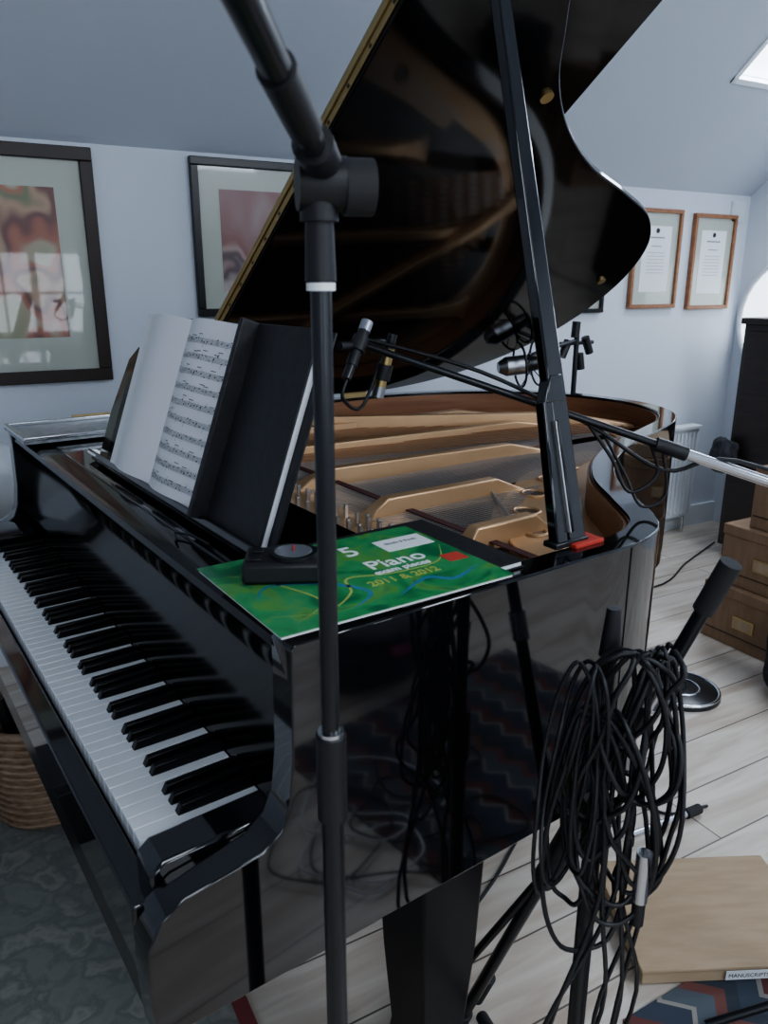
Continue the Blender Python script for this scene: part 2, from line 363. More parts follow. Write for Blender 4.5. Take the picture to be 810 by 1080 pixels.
bw=[(.86,.70),(.97,.705),(1.04,.77),(1.12,.87),(1.22,.985),(1.36,1.09),(1.5,1.17),(1.62,1.25),(1.60,1.34),(1.45,1.29),(1.27,1.235),(1.12,1.13),(1.00,1.05),(.93,.94),(.86,.80)]
prism('plate_treble_web',[Vector(p) for p in cr(bw,4,True)],.906,.930,M_gold,gp,bevel=.003)
for k,(hv,hu,hr) in enumerate([(.98,.91,.020),(1.06,1.015,.026),(1.17,1.10,.027),(1.29,1.17,.025),(1.41,1.22,.020),(.95,.80,.018)]):
    torus(f'plate_hole_rim_{k+1}',(hv,hu,.931),hr,.0045,M_gold,gp); cyl(f'plate_hole_{k+1}',(hv,hu,.9302),(hv,hu,.9312),hr-.001,M_sb,gp,n=28)
def strut(name,a,b,w0,w1,z=.918,h=.045):
    a=Vector(a);b=Vector(b); d=(b-a).normalized(); s=Vector((-d.y,d.x)); L=(b-a).length
    st=[(0,w0*1.9,.006),(.05,w0*1.2,.6*h),(.12,w0,h),(.78,w1,h),(.88,w1*1.4,.6*h),(.95,w1*2.0,.3*h),(1,w1*2.8,.006)]
    V=[];Fc=[]
    for t,w,hh in st:
        c=a+d*L*t
        for sx,zz in ((-1,0),(-.75,hh),(.75,hh),(1,0)):
            q=c+s*(w/2)*sx; V.append((q.x,q.y,z+zz))
    for i in range(len(st)-1):
        for j in range(3): Fc.append((i*4+j,i*4+j+1,(i+1)*4+j+1,(i+1)*4+j))
        Fc.append((i*4,i*4+3,(i+1)*4+3,(i+1)*4))
    Fc+=[(0,1,2,3),tuple(len(V)-4+i for i in range(4))]
    return mesh(name,V,Fc,M_gold,gp,ang=50,bevel=.006,seg=3)
SP=((.82,.93,1.03,.93),(.78,1.17,1.20,1.16),(.78,1.45,1.56,1.40),(.78,1.70,1.88,1.62),(.80,1.92,1.88,1.90))
for i,(a,b,c,d) in enumerate(SP): strut(f'plate_strut_{i+1}',(a,b),(c,d),.034,.036)
strut('plate_strut_6',(1.05,2.02),(2.0,1.50),.030,.030,z=.935)
S=[]
u=.74
while u<2.02:
    if all(abs(u-c)>.024 for c in (.93,1.17,1.42,1.67,1.91)):
        e=rimv(u)-(.10 if u>1.35 else .20)
        if e>.95: S.append((.78,e,u-.0012,u+.0012,.9315,.9332))
    u+=.0095
boxes('strings',S,M_steel,gp)
V=[];Fc=[]
for i in range(22):
    a=Vector((.86,1.60+.019*i)); b=Vector((1.95-.012*i,1.42+.022*i)); d=(b-a).normalized(); s=Vector((-d.y,d.x))*.0022
    n=len(V)
    for z in (.944,.947):
        for q in (a-s,a+s,b+s,b-s): V.append((q.x,q.y,z))
    Fc+=[tuple(k+n for k in f) for f in [(0,1,2,3),(4,5,6,7),(0,1,5,4),(1,2,6,5),(2,3,7,6),(3,0,4,7)]]
mesh('bass_strings',V,Fc,M_copper,gp,smooth=False)
prism('bridge',[Vector(p) for p in cr([(1.2,1.33),(1.5,1.42),(1.7,1.50),(1.85,1.66),(1.82,1.68),(1.67,1.53),(1.48,1.45),(1.18,1.36)],4,True)],.86,.926,M_wood,gp)
pins=[]
for i in range(70):
    for j in range(3):
        y=.73+i*.0185+.004*j; x=.66+.045*j+.01*(i%2)
        if all(abs(y-c)>.02 for c in (.93,1.17,1.45,1.70,1.92)): pins.append((x-.003,x+.003,y-.003,y+.003,.925,.952))
for i in range(46):
    y=.96+.0105*i; 
    if y<1.24: x=.985+.62*max(0,(y-.98)); pins.append((x-.0015,x+.0015,y-.0015,y+.0015,.93,.942))
boxes('tuning_pins',pins,M_steel,gp)
box('string_felt_band',.868,.885,.72,2.05,.9334,.935,mat('felt_maroon',(.07,.02,.02),.9),gp)
# ---- lid
TH=R(35)
lidE=empty('lid',(0,UB-.005,1.012),0,-TH,gp)
FOLD=.79
po=offset([p for p in path],-.012)
lp=[Vector((FOLD,UT-.012))]+[p for p in po if p.x>FOLD+.01]+[Vector((FOLD,UB))]
lp=[Vector((p.x,min(p.y,UB)-(UB-.005))) for p in lp]
prism('lid_main',lp,0,.020,M_lid,lidE,bevel=.004)
FW=.53; aT=UT-.012-UB
fp=[(FOLD,aT),(FOLD,0),(FOLD+FW,0),(FOLD+FW,aT+.03),(FOLD+FW-.01,aT+.008),(FOLD+FW-.03,aT)]
prism('lid_flap',[Vector(p) for p in fp],.024,.044,M_lid,lidE,bevel=.004)
a0=aT+.01
box('fold_hinge',FOLD-.0035,FOLD-.001,a0,-.01,.006,.036,M_brass,lidE)
cyl('fold_hinge_pin',(FOLD-.004,a0,.022),(FOLD-.004,-.01,.022),.0035,M_brass,lidE,n=12)
boxes('hinge_screws',[(FOLD-.0045,FOLD-.0034,a0+.04+.08*i,a0+.046+.08*i,.009,.014) for i in range(17)],M_blk,lidE)
for k,(a,b) in enumerate([(1.20,-1.205),(1.98,-.62)]):
    cyl(f'lid_bumper_{k+1}',(a,b,-.006),(a,b,0),.014,M_brass,lidE,n=24)
cyl('prop_socket',(.83,-1.40,-.008),(.83,-1.40,0),.022,M_brass,lidE,n=24)
for i,vv in enumerate((.55,1.0,1.4)):
    box(f'lid_hinge_{i+1}',vv-.05,vv+.05,UB-.002,UB+.006,.985,1.02,M_brass,gp,bevel=.001)
# ---- prop stick
base=Vector((.83,.70,1.004)); ub=UB-.005
topu=.93; topz=1.012+(ub-topu)*math.tan(TH)-.004
top=Vector((.83,topu,topz))
def stick(name,a,b,w0,w1,th,mt,sh=0,sh1=None):
    sh1=sh if sh1 is None else sh1
    d=(b-a).normalized(); wv=Vector((1,0,0)); s=(wv-d*wv.dot(d)).normalized(); nn=d.cross(s)
    V=[]
    for p,w,h in ((a,w0,sh),(b,w1,sh1)):
        for sx,sy in ((-1,-1),(1,-1),(1,1),(-1,1)): V.append(p+s*(w/2*sx+h)+nn*th/2*sy)
    return mesh(name,V,[(0,1,2,3),(4,5,6,7),(0,1,5,4),(1,2,6,5),(2,3,7,6),(3,0,4,7)],mt,gp,bevel=.003)
stick('prop_stick',base,top,.036,.024,.018,M_pol)
dd=(top-base)
stick('short_prop_1',base,base+dd*.23,.024,.018,.018,M_pol,-.030,-.022)
stick('prop_collar',base+dd*.225,base+dd*.27,.040,.026,.020,M_pol,-.010,0)
off=Vector((0,-.012,0))
stick('prop_groove_1',base+dd*.02+off,base+dd*.20+off,.006,.005,.006,M_polr,-.012)
stick('prop_groove_2',base+dd*.02+off,base+dd*.20+off,.003,.002,.007,M_steel,-.018)
box('prop_bracket',.812,.872,.678,.718,.999,1.006,M_red,gp,bevel=.002)
box('prop_hinge',.782,.85,.688,.714,1.001,1.010,M_blkm,gp,bevel=.002)
# ---- music desk
DV,DZ,LEAN=.445,.997,R(20)
def desk(u,h,off=0):
    return Vector((DV+h*math.sin(LEAN)-off*math.cos(LEAN),u,DZ+h*math.cos(LEAN)+off*math.sin(LEAN)))
def deskbox(name,u0,u1,h0,h1,o0,o1,mt,parent,bevel=.002,org=None):
    V=[desk(u,h,o) for o in (o0,o1) for u,h in ((u0,h0),(u1,h0),(u1,h1),(u0,h1))]
    if org: V=[v-Vector(org) for v in V]
    return mesh(name,V,[(0,1,2,3),(4,5,6,7),(0,1,5,4),(1,2,6,5),(2,3,7,6),(3,0,4,7)],mt,parent,bevel=bevel)
deskbox('music_desk_panel',.95,1.66,0,.20,-.016,0,M_pol,gp)
V=[desk(u,h,o) for o in (-.016,0) for u,h in ((1.58,0),(1.71,0),(1.71,.10),(1.68,.22),(1.64,.25),(1.58,.20))]
mesh('music_desk_wing',V,[tuple(range(6)),tuple(range(6,12))]+[(i,(i+1)%6,6+(i+1)%6,6+i) for i in range(6)],M_pol,gp,bevel=.002)
deskbox('music_desk_ledge',.90,1.70,0,.012,0,.030,M_pol,gp)
box('music_desk_slide',.43,.60,.90,1.72,.9945,1.001,M_pol,gp,bevel=.002)
def leg(name,v,u):
    pr=[(.052,0.04),(.050,.10),(.045,.14),(.055,.30),(.062,.50),(.066,.54),(.066,ZB+.02)]
    V=[];Fc=[];seg=[(-1,-1),(1,-1),(1,1),(-1,1)]
    for w,z in pr:
        for a,b in seg: V.append((v+a*w,u+b*w,z))
    for k in range(len(pr)-1):
        for j in range(4): Fc.append((k*4+j,k*4+(j+1)%4,(k+1)*4+(j+1)%4,(k+1)*4+j))
    Fc+=[(0,1,2,3),tuple(len(V)-4+i for i in range(4))]
    mesh(name,V,Fc,M_legs,gp,bevel=.005)
    cyl(name+'_caster',(v-.012,u,.022),(v+.012,u,.022),.022,M_brass,gp); cyl(name+'_caster_stem',(v,u,.02),(v,u,.05),.01,M_brass,gp)
leg('leg_treble',.65,.79); leg('leg_bass',.65,2.02); leg('leg_tail',1.80,1.62)
box('lyre_box',.62,.70,1.25,1.47,.09,.15,M_pol,gp,bevel=.006)
for yy in (1.30,1.42): cyl('lyre_post',(.66,yy,.14),(.66,yy,.61),.014,M_pol,gp)
for k,yy in enumerate((1.30,1.36,1.42)): box(f'pedal_{k+1}',.52,.64,yy-.011,yy+.011,.075,.085,M_brass,gp,bevel=.004)
# ------------------------------------------------------------------ things on the piano
so=(DV,1.33,DZ+.012)
sm=empty('sheet_music',P2W(*so),PR)
def page(u,h,side):
    w=.215 if side<0 else .200
    bul=.020*math.sin(min(1,u*1.15)*math.pi)*(1-.3*u)+.006+ (.012*u if side>0 else 0)
    return desk(1.335+side*w*u*.97,h,.016+bul)-Vector(so)
for side,nm in ((-1,'right_page'),(1,'left_page')):
    for lay in range(3):
        V=[];Fc=[];N=12;Mh=6
        for k in range(2):
            for i in range(N+1):
                for j in range(Mh+1): V.append(page(i/N*(1-.012*lay),.012+(.300-.004*lay)*j/Mh,side)+Vector((k*.0035+lay*.0045,0,-k*.001-lay*.0013)))
        st=(N+1)*(Mh+1)
        for i in range(N):
            for j in range(Mh):
                a=i*(Mh+1)+j
                Fc+=[(a,a+1,a+Mh+2,a+Mh+1),(st+a,st+a+1,st+a+Mh+2,st+a+Mh+1)]
        for i in range(N):
            for j in (0,Mh):
                a=i*(Mh+1)+j; Fc.append((a,a+Mh+1,st+a+Mh+1,st+a))
        for j in range(Mh):
            for i in (0,N):
                a=i*(Mh+1)+j; Fc.append((a,a+1,st+a+1,st+a))
        mesh(nm if lay==0 else f'{nm}_under_{lay}',V,Fc,M_paper,sm,ang=60)
V=[];Fc=[]
def inkquad(u0,u1,h0,h1,side):
    n=len(V); e=Vector((-.0009,0,.0003))
    K=max(1,int((u1-u0)/.08))
    for i in range(K+1):
        uu=u0+(u1-u0)*i/K
        V.extend([page(uu,h0,side)+e,page(uu,h1,side)+e])
    for i in range(K): Fc.append((n+2*i,n+2*i+1,n+2*i+3,n+2*i+2))
side=-1
for s in range(10):
    hb=.030+s*.0268
    for l in range(5): inkquad(.08,.93,hb+l*.0020,hb+l*.0020+.0004,side)
    x=.11
    while x<.92:
        y=hb+random.uniform(-.001,.009); inkquad(x,x+.014,y,y+.0019,side)
        if random.random()<.6:
            sg=random.choice((-1,1)); inkquad(x+(.012 if sg>0 else 0),x+(.0145 if sg>0 else .0025),min(y,y+sg*.007),max(y,y+sg*.007),side)
        if random.random()<.25: inkquad(x,x+.06,y+.008,y+.0090,side)
        x+=random.uniform(.034,.07)
    for bx in (.08,.30,.52,.73,.925): inkquad(bx,bx+.003,hb,hb+.008,side)
mesh('printed_staves',V,Fc,M_ink,sm,smooth=False)
ro_=(DV,1.02,DZ+.012); rb=empty('ring_binder',P2W(*ro_),PR)
deskbox('back_cover',.885,1.50,.006,.318,.001,.005,M_binder,rb,org=ro_)
deskbox('pages',.905,1.07,.012,.300,.005,.014,M_paper,rb,org=ro_)
deskbox('front_cover',.905,1.085,.006,.318,.0142,.018,M_binder,rb,org=ro_)
deskbox('spine',1.085,1.098,.006,.318,.005,.045,M_binder,rb,org=ro_)
tube('page_marker_ribbon',[(-.045,-.02,-.01),(-.05,.03,-.03+.02),(-.065,.06,-.010),(-.075,.03,-.010)],.002,M_blk,rb)
nb=empty('black_notebook',P2W(.50,.70,1.0012),PR)
box('cover_bottom',0,.20,-.03,.19,0,.002,M_binder,nb); box('page_block',.003,.197,-.028,.188,.002,.008,M_paper,nb); box('cover_top',0,.20,-.03,.19,.008,.010,M_binder,nb)
gb=empty('piano_exam_book',P2W(.325,.640,1.0115),PR+R(-1.5))
box('page_block',0.002,.318,.002,.233,0,.0035,M_paper,gb)
box('cover',0,.32,0,.235,.0035,.0043,M_green,gb)
M_ty=mat('text_yellow',(.40,.50,.12),.5); M_tb=mat('print_blue',(.06,.22,.33),.5)
def swoosh(nm,pts,wd,mt):
    P=cr([Vector((a,b,0)) for a,b in pts],8); V=[];Fc=[]
    for i,p in enumerate(P):
        d=(P[min(len(P)-1,i+1)]-P[max(0,i-1)]).normalized(); s=Vector((-d.y,d.x,0))*wd*math.sin(math.pi*(i+.3)/(len(P)+.6))
        V+=[(p.x-s.x,p.y-s.y,.00445),(p.x+s.x,p.y+s.y,.00445)]
    for i in range(len(P)-1): Fc.append((2*i,2*i+1,2*i+3,2*i+2))
    mesh(nm,V,Fc,mt,gb)
swoosh('cover_swoosh_1',[(.01,.05),(.07,.03),(.12,.06),(.14,.10),(.20,.085),(.27,.09),(.31,.14)],.0018,M_ty)
swoosh('cover_swoosh_2',[(.02,.10),(.05,.13),(.11,.10),(.14,.05),(.10,.02)],.0035,M_tb)
swoosh('cover_swoosh_3',[(.16,.02),(.22,.05),(.25,.03),(.30,.05)],.004,M_tb)
swoosh('cover_swoosh_4',[(.03,.02),(.08,.06),(.05,.15),(.02,.19)],.0014,M_ty)
def text(body,x,y,size,mt,parent,z):
    t=bpy.data.curves.new('text','FONT'); t.body=body; t.size=size; t.extrude=.0002; t.offset=.0004
    o=bpy.data.objects.new('title_'+body.split()[0].lower(),t); link(o,parent); o.location=(x,y,z); o.data.materials.append(mt)
text('Piano',.180,.108,.040,M_label,gb,.0047); text('exam pieces',.176,.090,.017,M_label,gb,.0047); text('2011 & 2012',.150,.062,.020,M_ty,gb,.0047)
text('5',.178,.165,.050,M_label,gb,.0047)
box('sticker',.236,.312,.152,.196,.0043,.0048,M_label,gb); box('logo',.282,.312,.078,.104,.0043,.0048,M_red,gb)
text('Grade 5 Book',.246,.176,.009,M_fink,gb,.0050)
mt=empty('metronome',P2W(.412,.790,1.0165),PR+R(-32))
box('case',-.050,.050,-.034,.034,0,.026,M_blk,mt,bevel=.005); cyl('dial_ring',(0.010,0,.026),(0.010,0,.031),.029,M_blkm,mt,n=32)
cyl('dial_face',(0.010,0,.031),(0.010,0,.0315),.023,mat('dial_grey',(.16,.17,.19),.2),mt,n=32); box('dial_pointer',.009,.011,-.002,.018,.0315,.0325,M_red,mt)
boxes('buttons',[(-.043,-.028,-.022,-.010,.026,.029),(-.043,-.028,.006,.018,.026,.029)],M_blkm,mt,bevel=.001)
tr=empty('book_stack_stand_in',P2W(.52,2.02,1.0012),PR)  # flat tray standing in for a stack of books or music
box('base',-.19,.20,-.12,.12,0,.006,mat('slate',(.22,.24,.25),.3,noise=(40,(.38,.40,.42),I1)),tr)
boxes('raised_edge',[(-.19,.20,-.12,-.11,.006,.016),(-.19,.20,.11,.12,.006,.016),(-.19,-.18,-.11,.11,.006,.016),(.19,.20,-.11,.11,.006,.016)],M_chrome,tr,bevel=.002)
# ------------------------------------------------------------------ foreground mic stand
ms=empty('microphone_stand',(.262,.575,0))
cyl('lower_tube',(0,0,.12),(0,0,.95),.0108,M_blkm,ms); cyl('clutch',(0,0,.865),(0,0,.955),.0145,M_blk,ms); cyl('clutch_collar',(0,0,.952),(0,0,.960),.0125,M_chrome,ms)
cyl('upper_tube',(0,0,.95),(0,0,1.42),.0085,M_blkm,ms); cyl('white_tape_band',(0,0,1.354),(0,0,1.360),.0115,M_label,ms)
cyl('swivel_sleeve',(0,0,1.361),(0,0,1.42),.0125,M_blk,ms,r1=.0105)
cyl('swivel_body',(0,0,1.405),(0,0,1.452),.0150,M_blk,ms)
cyl('swivel_disc',(-.016,.004,1.432),(.020,-.006,1.432),.020,M_blk,ms,n=28); cyl('swivel_knob',(.018,-.006,1.430),(.040,-.012,1.430),.021,M_rub,ms,n=14)
c0=Vector((.008,.004,1.442)); bd=Vector((-.100,-.145,.036))
cyl('boom_clamp',c0-bd*.08,c0+bd*.30,.0150,M_blk,ms)
cyl('boom_arm',c0,c0+bd*2.0,.0095,M_blkm,ms)
cyl('boom_grip',c0+bd*.45,c0+bd*.9,.0118,M_blk,ms)
lathe('hub',[(.018,.10),(.022,.11),(.022,.20),(.016,.22)],M_blk,ms)
for k in range(3):
    a=R(100+120*k); cyl(f'leg_{k+1}',(.015*math.cos(a),.015*math.sin(a),.14),(.30*math.cos(a),.30*math.sin(a),.015),.008,M_blkm,ms); cyl(f'foot_{k+1}',(.28*math.cos(a),.28*math.sin(a),.020),(.315*math.cos(a),.315*math.sin(a),.0115),.0115,M_rub,ms)
# ------------------------------------------------------------------ boom stand with a pair of small microphones
def Pl(v,u,z): return Vector(P2W(v,u,z))
b0=Pl(1.38,.38,.965); b1=Pl(.70,1.05,1.265)
bs=empty('boom_microphone_stand',(b0.x,b0.y,.0075)); o=Vector((b0.x,b0.y,.0075))
B=lambda p:p-o
cyl('boom_outer',B(b0+(b0-b1)*.25),B(b0.lerp(b1,.50)),.0085,M_chrome,bs); cyl('boom_inner',B(b0.lerp(b1,.48)),B(b1),.0060,M_blkm,bs)
cyl('boom_clutch',B(b0.lerp(b1,.46)),B(b0.lerp(b1,.51)),.0115,M_blk,bs)
cyl('pole',(0,0,.1),(0,0,b0.z+.01),.011,M_blkm,bs); cyl('swivel',(-.03,0,b0.z),(.03,0,b0.z),.025,M_blk,bs)
lathe('hub',[(.02,.08),(.022,.2),(.016,.22)],M_blk,bs)
for k in range(3):
    a=R(30+120*k); cyl(f'leg_{k+1}',(.015*math.cos(a),.015*math.sin(a),.14),(.30*math.cos(a),.30*math.sin(a),.012),.008,M_blkm,bs); 
tube('mic_cable',[B(b1+Vector((0,0,.01))),B(b0.lerp(b1,.8)+Vector((0,0,.02))),B(b0.lerp(b1,.62)+Vector((0,0,-.005))),B(b0.lerp(b1,.5)+Vector((.01,0,-.04))),B(b0.lerp(b1,.38)+Vector((0,0,.016))),B(b0.lerp(b1,.1)+Vector((0,0,.012)))],.0033,M_cable,bs)
tube('mic_cable_droop',[B(b0.lerp(b1,.62)+Vector((0,0,-.005))),B(b0.lerp(b1,.585)+Vector((0.01,0,-.05))),B(b0.lerp(b1,.545)+Vector((.0,0,-.09))),B(b0.lerp(b1,.51)+Vector((.01,0,-.05))),B(b0.lerp(b1,.52)+Vector((0,0,.0)))],.003,M_cable,bs)
tube('mic_cable_droop_2',[B(b0.lerp(b1,.60)+Vector((0,0,-.005))),B(b0.lerp(b1,.57)+Vector((0.02,0,-.07))),B(b0.lerp(b1,.53)+Vector((.01,0,-.11))),B(b0.lerp(b1,.50)+Vector((.02,0,-.08))),B(b0.lerp(b1,.50)+Vector((0,0,.0)))],.0026,M_cable,bs)
cyl('stereo_bar',B(b1+Vector((-.05,-.02,0))),B(b1+Vector((.05,.02,0))),.007,M_blk,bs)
def smallmic(nm,c,d,mt):
    d=Vector(d).normalized(); cyl(nm+'_clip',B(c-d*.012),B(c+d*.014),.0135,M_blk,bs); cyl(nm+'_body',B(c-d*.038),B(c+d*.025),.0095,mt,bs); cyl(nm+'_capsule',B(c+d*.025),B(c+d*.043),.0102,M_mesh,bs); cyl(nm+'_plug',B(c-d*.062),B(c-d*.038),.008,M_blkm,bs)
smallmic('microphone_1',b1+Vector((-.010,-.008,.000)),(.45,.25,.7),M_blk)
smallmic('microphone_2',b1+Vector((.04,.0,-.045)),(-.2,.1,-.9),M_brass)
tube('xlr_cable_1',[B(b1+Vector((-.04,-.025,-.05))),B(b1+Vector((-.05,-.03,-.08))),B(b1+Vector((-.0,0,-.10))),B(b1+Vector((.04,0,-.01)))],.003,M_cable,bs)
# ------------------------------------------------------------------ large condenser mic, stand behind the tail
pc=Pl(2.33,2.02,0); cs=empty('condenser_microphone_stand',(pc.x,pc.y,0)); o2=Vector((pc.x,pc.y,0))
cyl('pole',(0,0,.1),(0,0,1.20),.010,M_blkm,cs)
lathe('hub',[(.02,.08),(.022,.2),(.016,.22)],M_blk,cs)
for k in range(3):
    a=R(40+120*k); cyl(f'leg_{k+1}',(.015*math.cos(a),.015*math.sin(a),.14),(.25*math.cos(a),.25*math.sin(a),.012),.008,M_blkm,cs)
mc=Pl(1.93,1.91,1.09)-o2
cyl('arm',(0,0,1.15),mc+Vector((.03,0,.03)),.007,M_blkm,cs)
for k,(dx,dz) in enumerate(((-.07,.02),(.07,.03),(-.01,.09),(.03,-.03))): cyl(f'clamp_{k+1}',(dx,0,1.10+dz-.03),(dx*.6,0,1.13+dz),.016,M_blk,cs)
cyl('cross_bar',(-.09,-.01,1.14),(.09,.01,1.14),.008,M_blk,cs)
md=Vector((-.9,.35,-.1)).normalized()
cyl('mic_body',mc+md*-.01,mc+md*-.09,.028,M_blkm,cs,r1=.022,n=28)
cyl('mic_grille',mc+md*-.01,mc+md*.055,.033,M_mesh,cs,n=28)
cyl('mic_grille_dome',mc+md*.055,mc+md*.082,.033,M_mesh,cs,r1=.018,n=28)
for k in range(2): torus(f'shock_mount_ring_{k+1}',mc+md*(-.055+.06*k),.075,.004,M_blk,cs,normal=md)
sd=md.orthogonal().normalized(); se=md.cross(sd)
for k in range(8):
    a=2*math.pi*k/8; a2=a+.5
    cyl(f'elastic_{k+1}',mc+md*(-.055+.06*(k%2))+(sd*math.cos(a)+se*math.sin(a))*.075,mc+md*(-.025)+(sd*math.cos(a2)+se*math.sin(a2))*.027,.002,M_rub,cs,n=6)
# ------------------------------------------------------------------ right foreground stand & coiled cables
rs=empty('microphone_stand',(.630,.588,0)); RO=Vector((.630,.588,0))
cyl('pole',(0,0,.16),(0,0,.72),.0115,M_blkm,rs); cyl('upper_tube',(0,0,.70),(0,0,.97),.009,M_blkm,rs); cyl('clutch',(0,0,.66),(0,0,.74),.0155,M_blk,rs); cyl('top_clamp',(0,0,.94),(0,0,1.0),.013,M_blk,rs,r1=.008)
lathe('hub',[(.02,.10),(.024,.12),(.024,.26),(.016,.28)],M_blk,rs)
for k,(a,l) in enumerate(((75,.30),(200,.25),(320,.28))):
    a=R(a); cyl(f'leg_{k+1}',(.018*math.cos(a),.018*math.sin(a),.22),(l*math.cos(a),l*math.sin(a),.014),.008,M_blkm,rs); cyl(f'foot_{k+1}',(l*.92*math.cos(a),l*.92*math.sin(a),.03),(l*1.08*math.cos(a),l*1.08*math.sin(a),.013),.012,M_rub,rs)
f0=Vector((.66,.91,.012)); f1=Vector((.755,.535,1.05))
ls=empty('folded_microphone_stand',(f0.x,f0.y,0)); q=Vector((f0.x,f0.y,0))
L=lambda t:f0.lerp(f1,t)-q
cyl('foot',L(0),L(.05),.016,M_rub,ls); cyl('lower_tube',L(.05),L(.45),.0105,M_blkm,ls); cyl('hub',L(.43),L(.55),.018,M_blk,ls); cyl('tube',L(.55),L(.82),.0095,M_blkm,ls)
cyl('boom_tube',L(.80),L(.94),.0095,M_blkm,ls,r1=.009); cyl('boom_grip',L(.935),L(1.0),.0130,M_rub,ls); cyl('collar',L(.79),L(.83),.0135,M_chrome,ls)
for k,(dx,dy) in enumerate(((.05,.02),(-.04,.03))):
    cyl(f'folded_leg_{k+1}',L(.46),L(.05)+Vector((dx,dy,.03)),.007,M_blkm,ls); cyl(f'folded_foot_{k+1}',L(.10)+Vector((dx,dy,.0)),L(.03)+Vector((dx,dy,0)),.013,M_rub,ls)
def coil(name,c,n,hh,ww,seed,lean=0,r=.0031):
    c=Vector(c)-RO
    rnd=random.Random(seed); ax=Vector((.87,-.48,0)).normalized()
    for k in range(n):
        th=rnd.uniform(-.6,.6); a=Matrix.Rotation(th,3,'Z')@ax
        nn=Vector((-a.y,a.x,0)); W=ww*rnd.uniform(.55,1.35); Hh=hh*rnd.uniform(.65,1.25); tw=rnd.uniform(-.03,.03); ox=rnd.uniform(-.02,.02); sw=rnd.uniform(-.05,.05)+lean; nz=rnd.uniform(.35,.75)
        pts=[]
        for i in range(14):
            t=2*math.pi*i/14; f=(1-math.cos(t))/2
            x=math.sin(t)*W*(nz+(1-nz)*f)+ox+sw*f; z=-f*Hh*2
            pts.append(c+a*x+nn*(tw*math.sin(t*2)+rnd.uniform(-.008,.008)-.01)+Vector((0,0,z+rnd.uniform(-.006,.006))))
        tube(f'{name}_loop_{k+1}',pts,r,M_cable,rs,closed=True,smooth=4)
coil('coiled_cable_a',(.630,.555,.965),6,.135,.062,3,-.005)
coil('coiled_cable_b',(.656,.542,.960),5,.130,.046,11,.0)
coil('coiled_cable_c',(.605,.567,.89),6,.150,.066,19,.0)
coil('coiled_cable_d',(.572,.578,.955),3,.135,.042,29,-.01,r=.0026)
tube('cable_tie',[Vector((.024*math.cos(t)+.010,.024*math.sin(t)-.02,.80+.006*math.sin(2*t))) for t in [2*math.pi*i/12 for i in range(12)]],.0035,M_cable,rs,closed=True,smooth=3)
for k in range(7):
    rnd=random.Random(50+k); x=rnd.uniform(-.06,.05)
    tube(f'dangling_cable_{k+1}',[(x,-.03,.86),(x+rnd.uniform(-.05,.05),-.05,.65),(x+rnd.uniform(-.07,.07),-.03,.42),(x+rnd.uniform(-.08,.10),.0,.18),(x+rnd.uniform(0,.2),.06,.02)],.003,M_cable,rs)
cyl('xlr_plug',(.02,-.065,.70),(.02,-.065,.63),.0095,M_chrome,rs); cyl('xlr_plug_sleeve',(.02,-.065,.63),(.02,-.065,.595),.008,M_blk,rs)
# ------------------------------------------------------------------ floor things
fc=empty('floor_cable',(1.2,1.1,0))
tube('run_1',[(-.45,-.02,.005),(-.25,.08,.005),(.05,.24,.005),(.25,.14,.005),(.30,.05,.005),(.42,.02,.005)],.004,M_cable,fc)
tube('run_2',[(.9,1.35,.005),(1.5,1.2,.005),(1.9,1.35,.005),(2.3,1.5,.005)],.004,M_cable,fc)
tube('run_3',[(.4,.95,.005),(.7,.75,.005),(.9,.95,.005),(.7,1.2,.005),(.4,1.3,.005)],.004,M_cable,fc)
ft=empty('cable_tangle',(1.12,.10,.012))
for k in range(9):
    rnd=random.Random(80+k); cx,cy=rnd.uniform(-.35,.25),rnd.uniform(-.22,.12); rr=rnd.uniform(.10,.20)
    tube(f'loop_{k+1}',[(cx+rr*math.cos(t)*rnd.uniform(.7,1.2),cy+rr*math.sin(t)*rnd.uniform(.6,1.1),rnd.uniform(0,.01)) for t in [2*math.pi*i/9 for i in range(9)]],.0035,(M_cable,M_cable,M_label)[k%3],ft,closed=True)
cb=empty('cardboard_folder_box',(1.285,.855,.0078),R(-26))
box('base',-.20,.20,-.15,.15,0.0,.028,M_card,cb,bevel=.002); box('lid',-.203,.203,-.153,.153,.028,.036,M_card,cb,bevel=.002); box('label',-.03,.08,-.1545,-.1532,.006,.028,M_label,cb)
t=bpy.data.curves.new('label_text','FONT'); t.body='MANUSCRIPTS'; t.size=.013; t.extrude=.0001
to=bpy.data.objects.new('label_text',t); link(to,cb); to.location=(-.025,-.1548,.012); to.rotation_euler=(R(90),0,0); t.materials.append(M_ink)
ex=empty('stand_leg_tube',(1.47,1.115,0))
cyl('tube',(-.14,-.0,.03),(.07,0,.016),.009,M_chrome,ex); cyl('rubber_foot',(.06,0,.0165),(.11,0,.0145),.0135,M_rub,ex); cyl('support',(-.14,0,0),(-.14,0,.03),.008,M_blk,ex)
lb=empty('round_stand_base',(2.05,1.58,0))
lathe('base',[(.13,0),(.13,.012),(.118,.018),(.02,.024),(.012,.05)],M_blkm,lb,n=48); torus('rim_ring',(0,0,.016),.124,.006,M_chrome,lb)
torus('inner_ring',(0,0,.022),.06,.004,M_chrome,lb); cyl('stem',(0,0,.03),(0,0,.10),.012,M_blkm,lb)
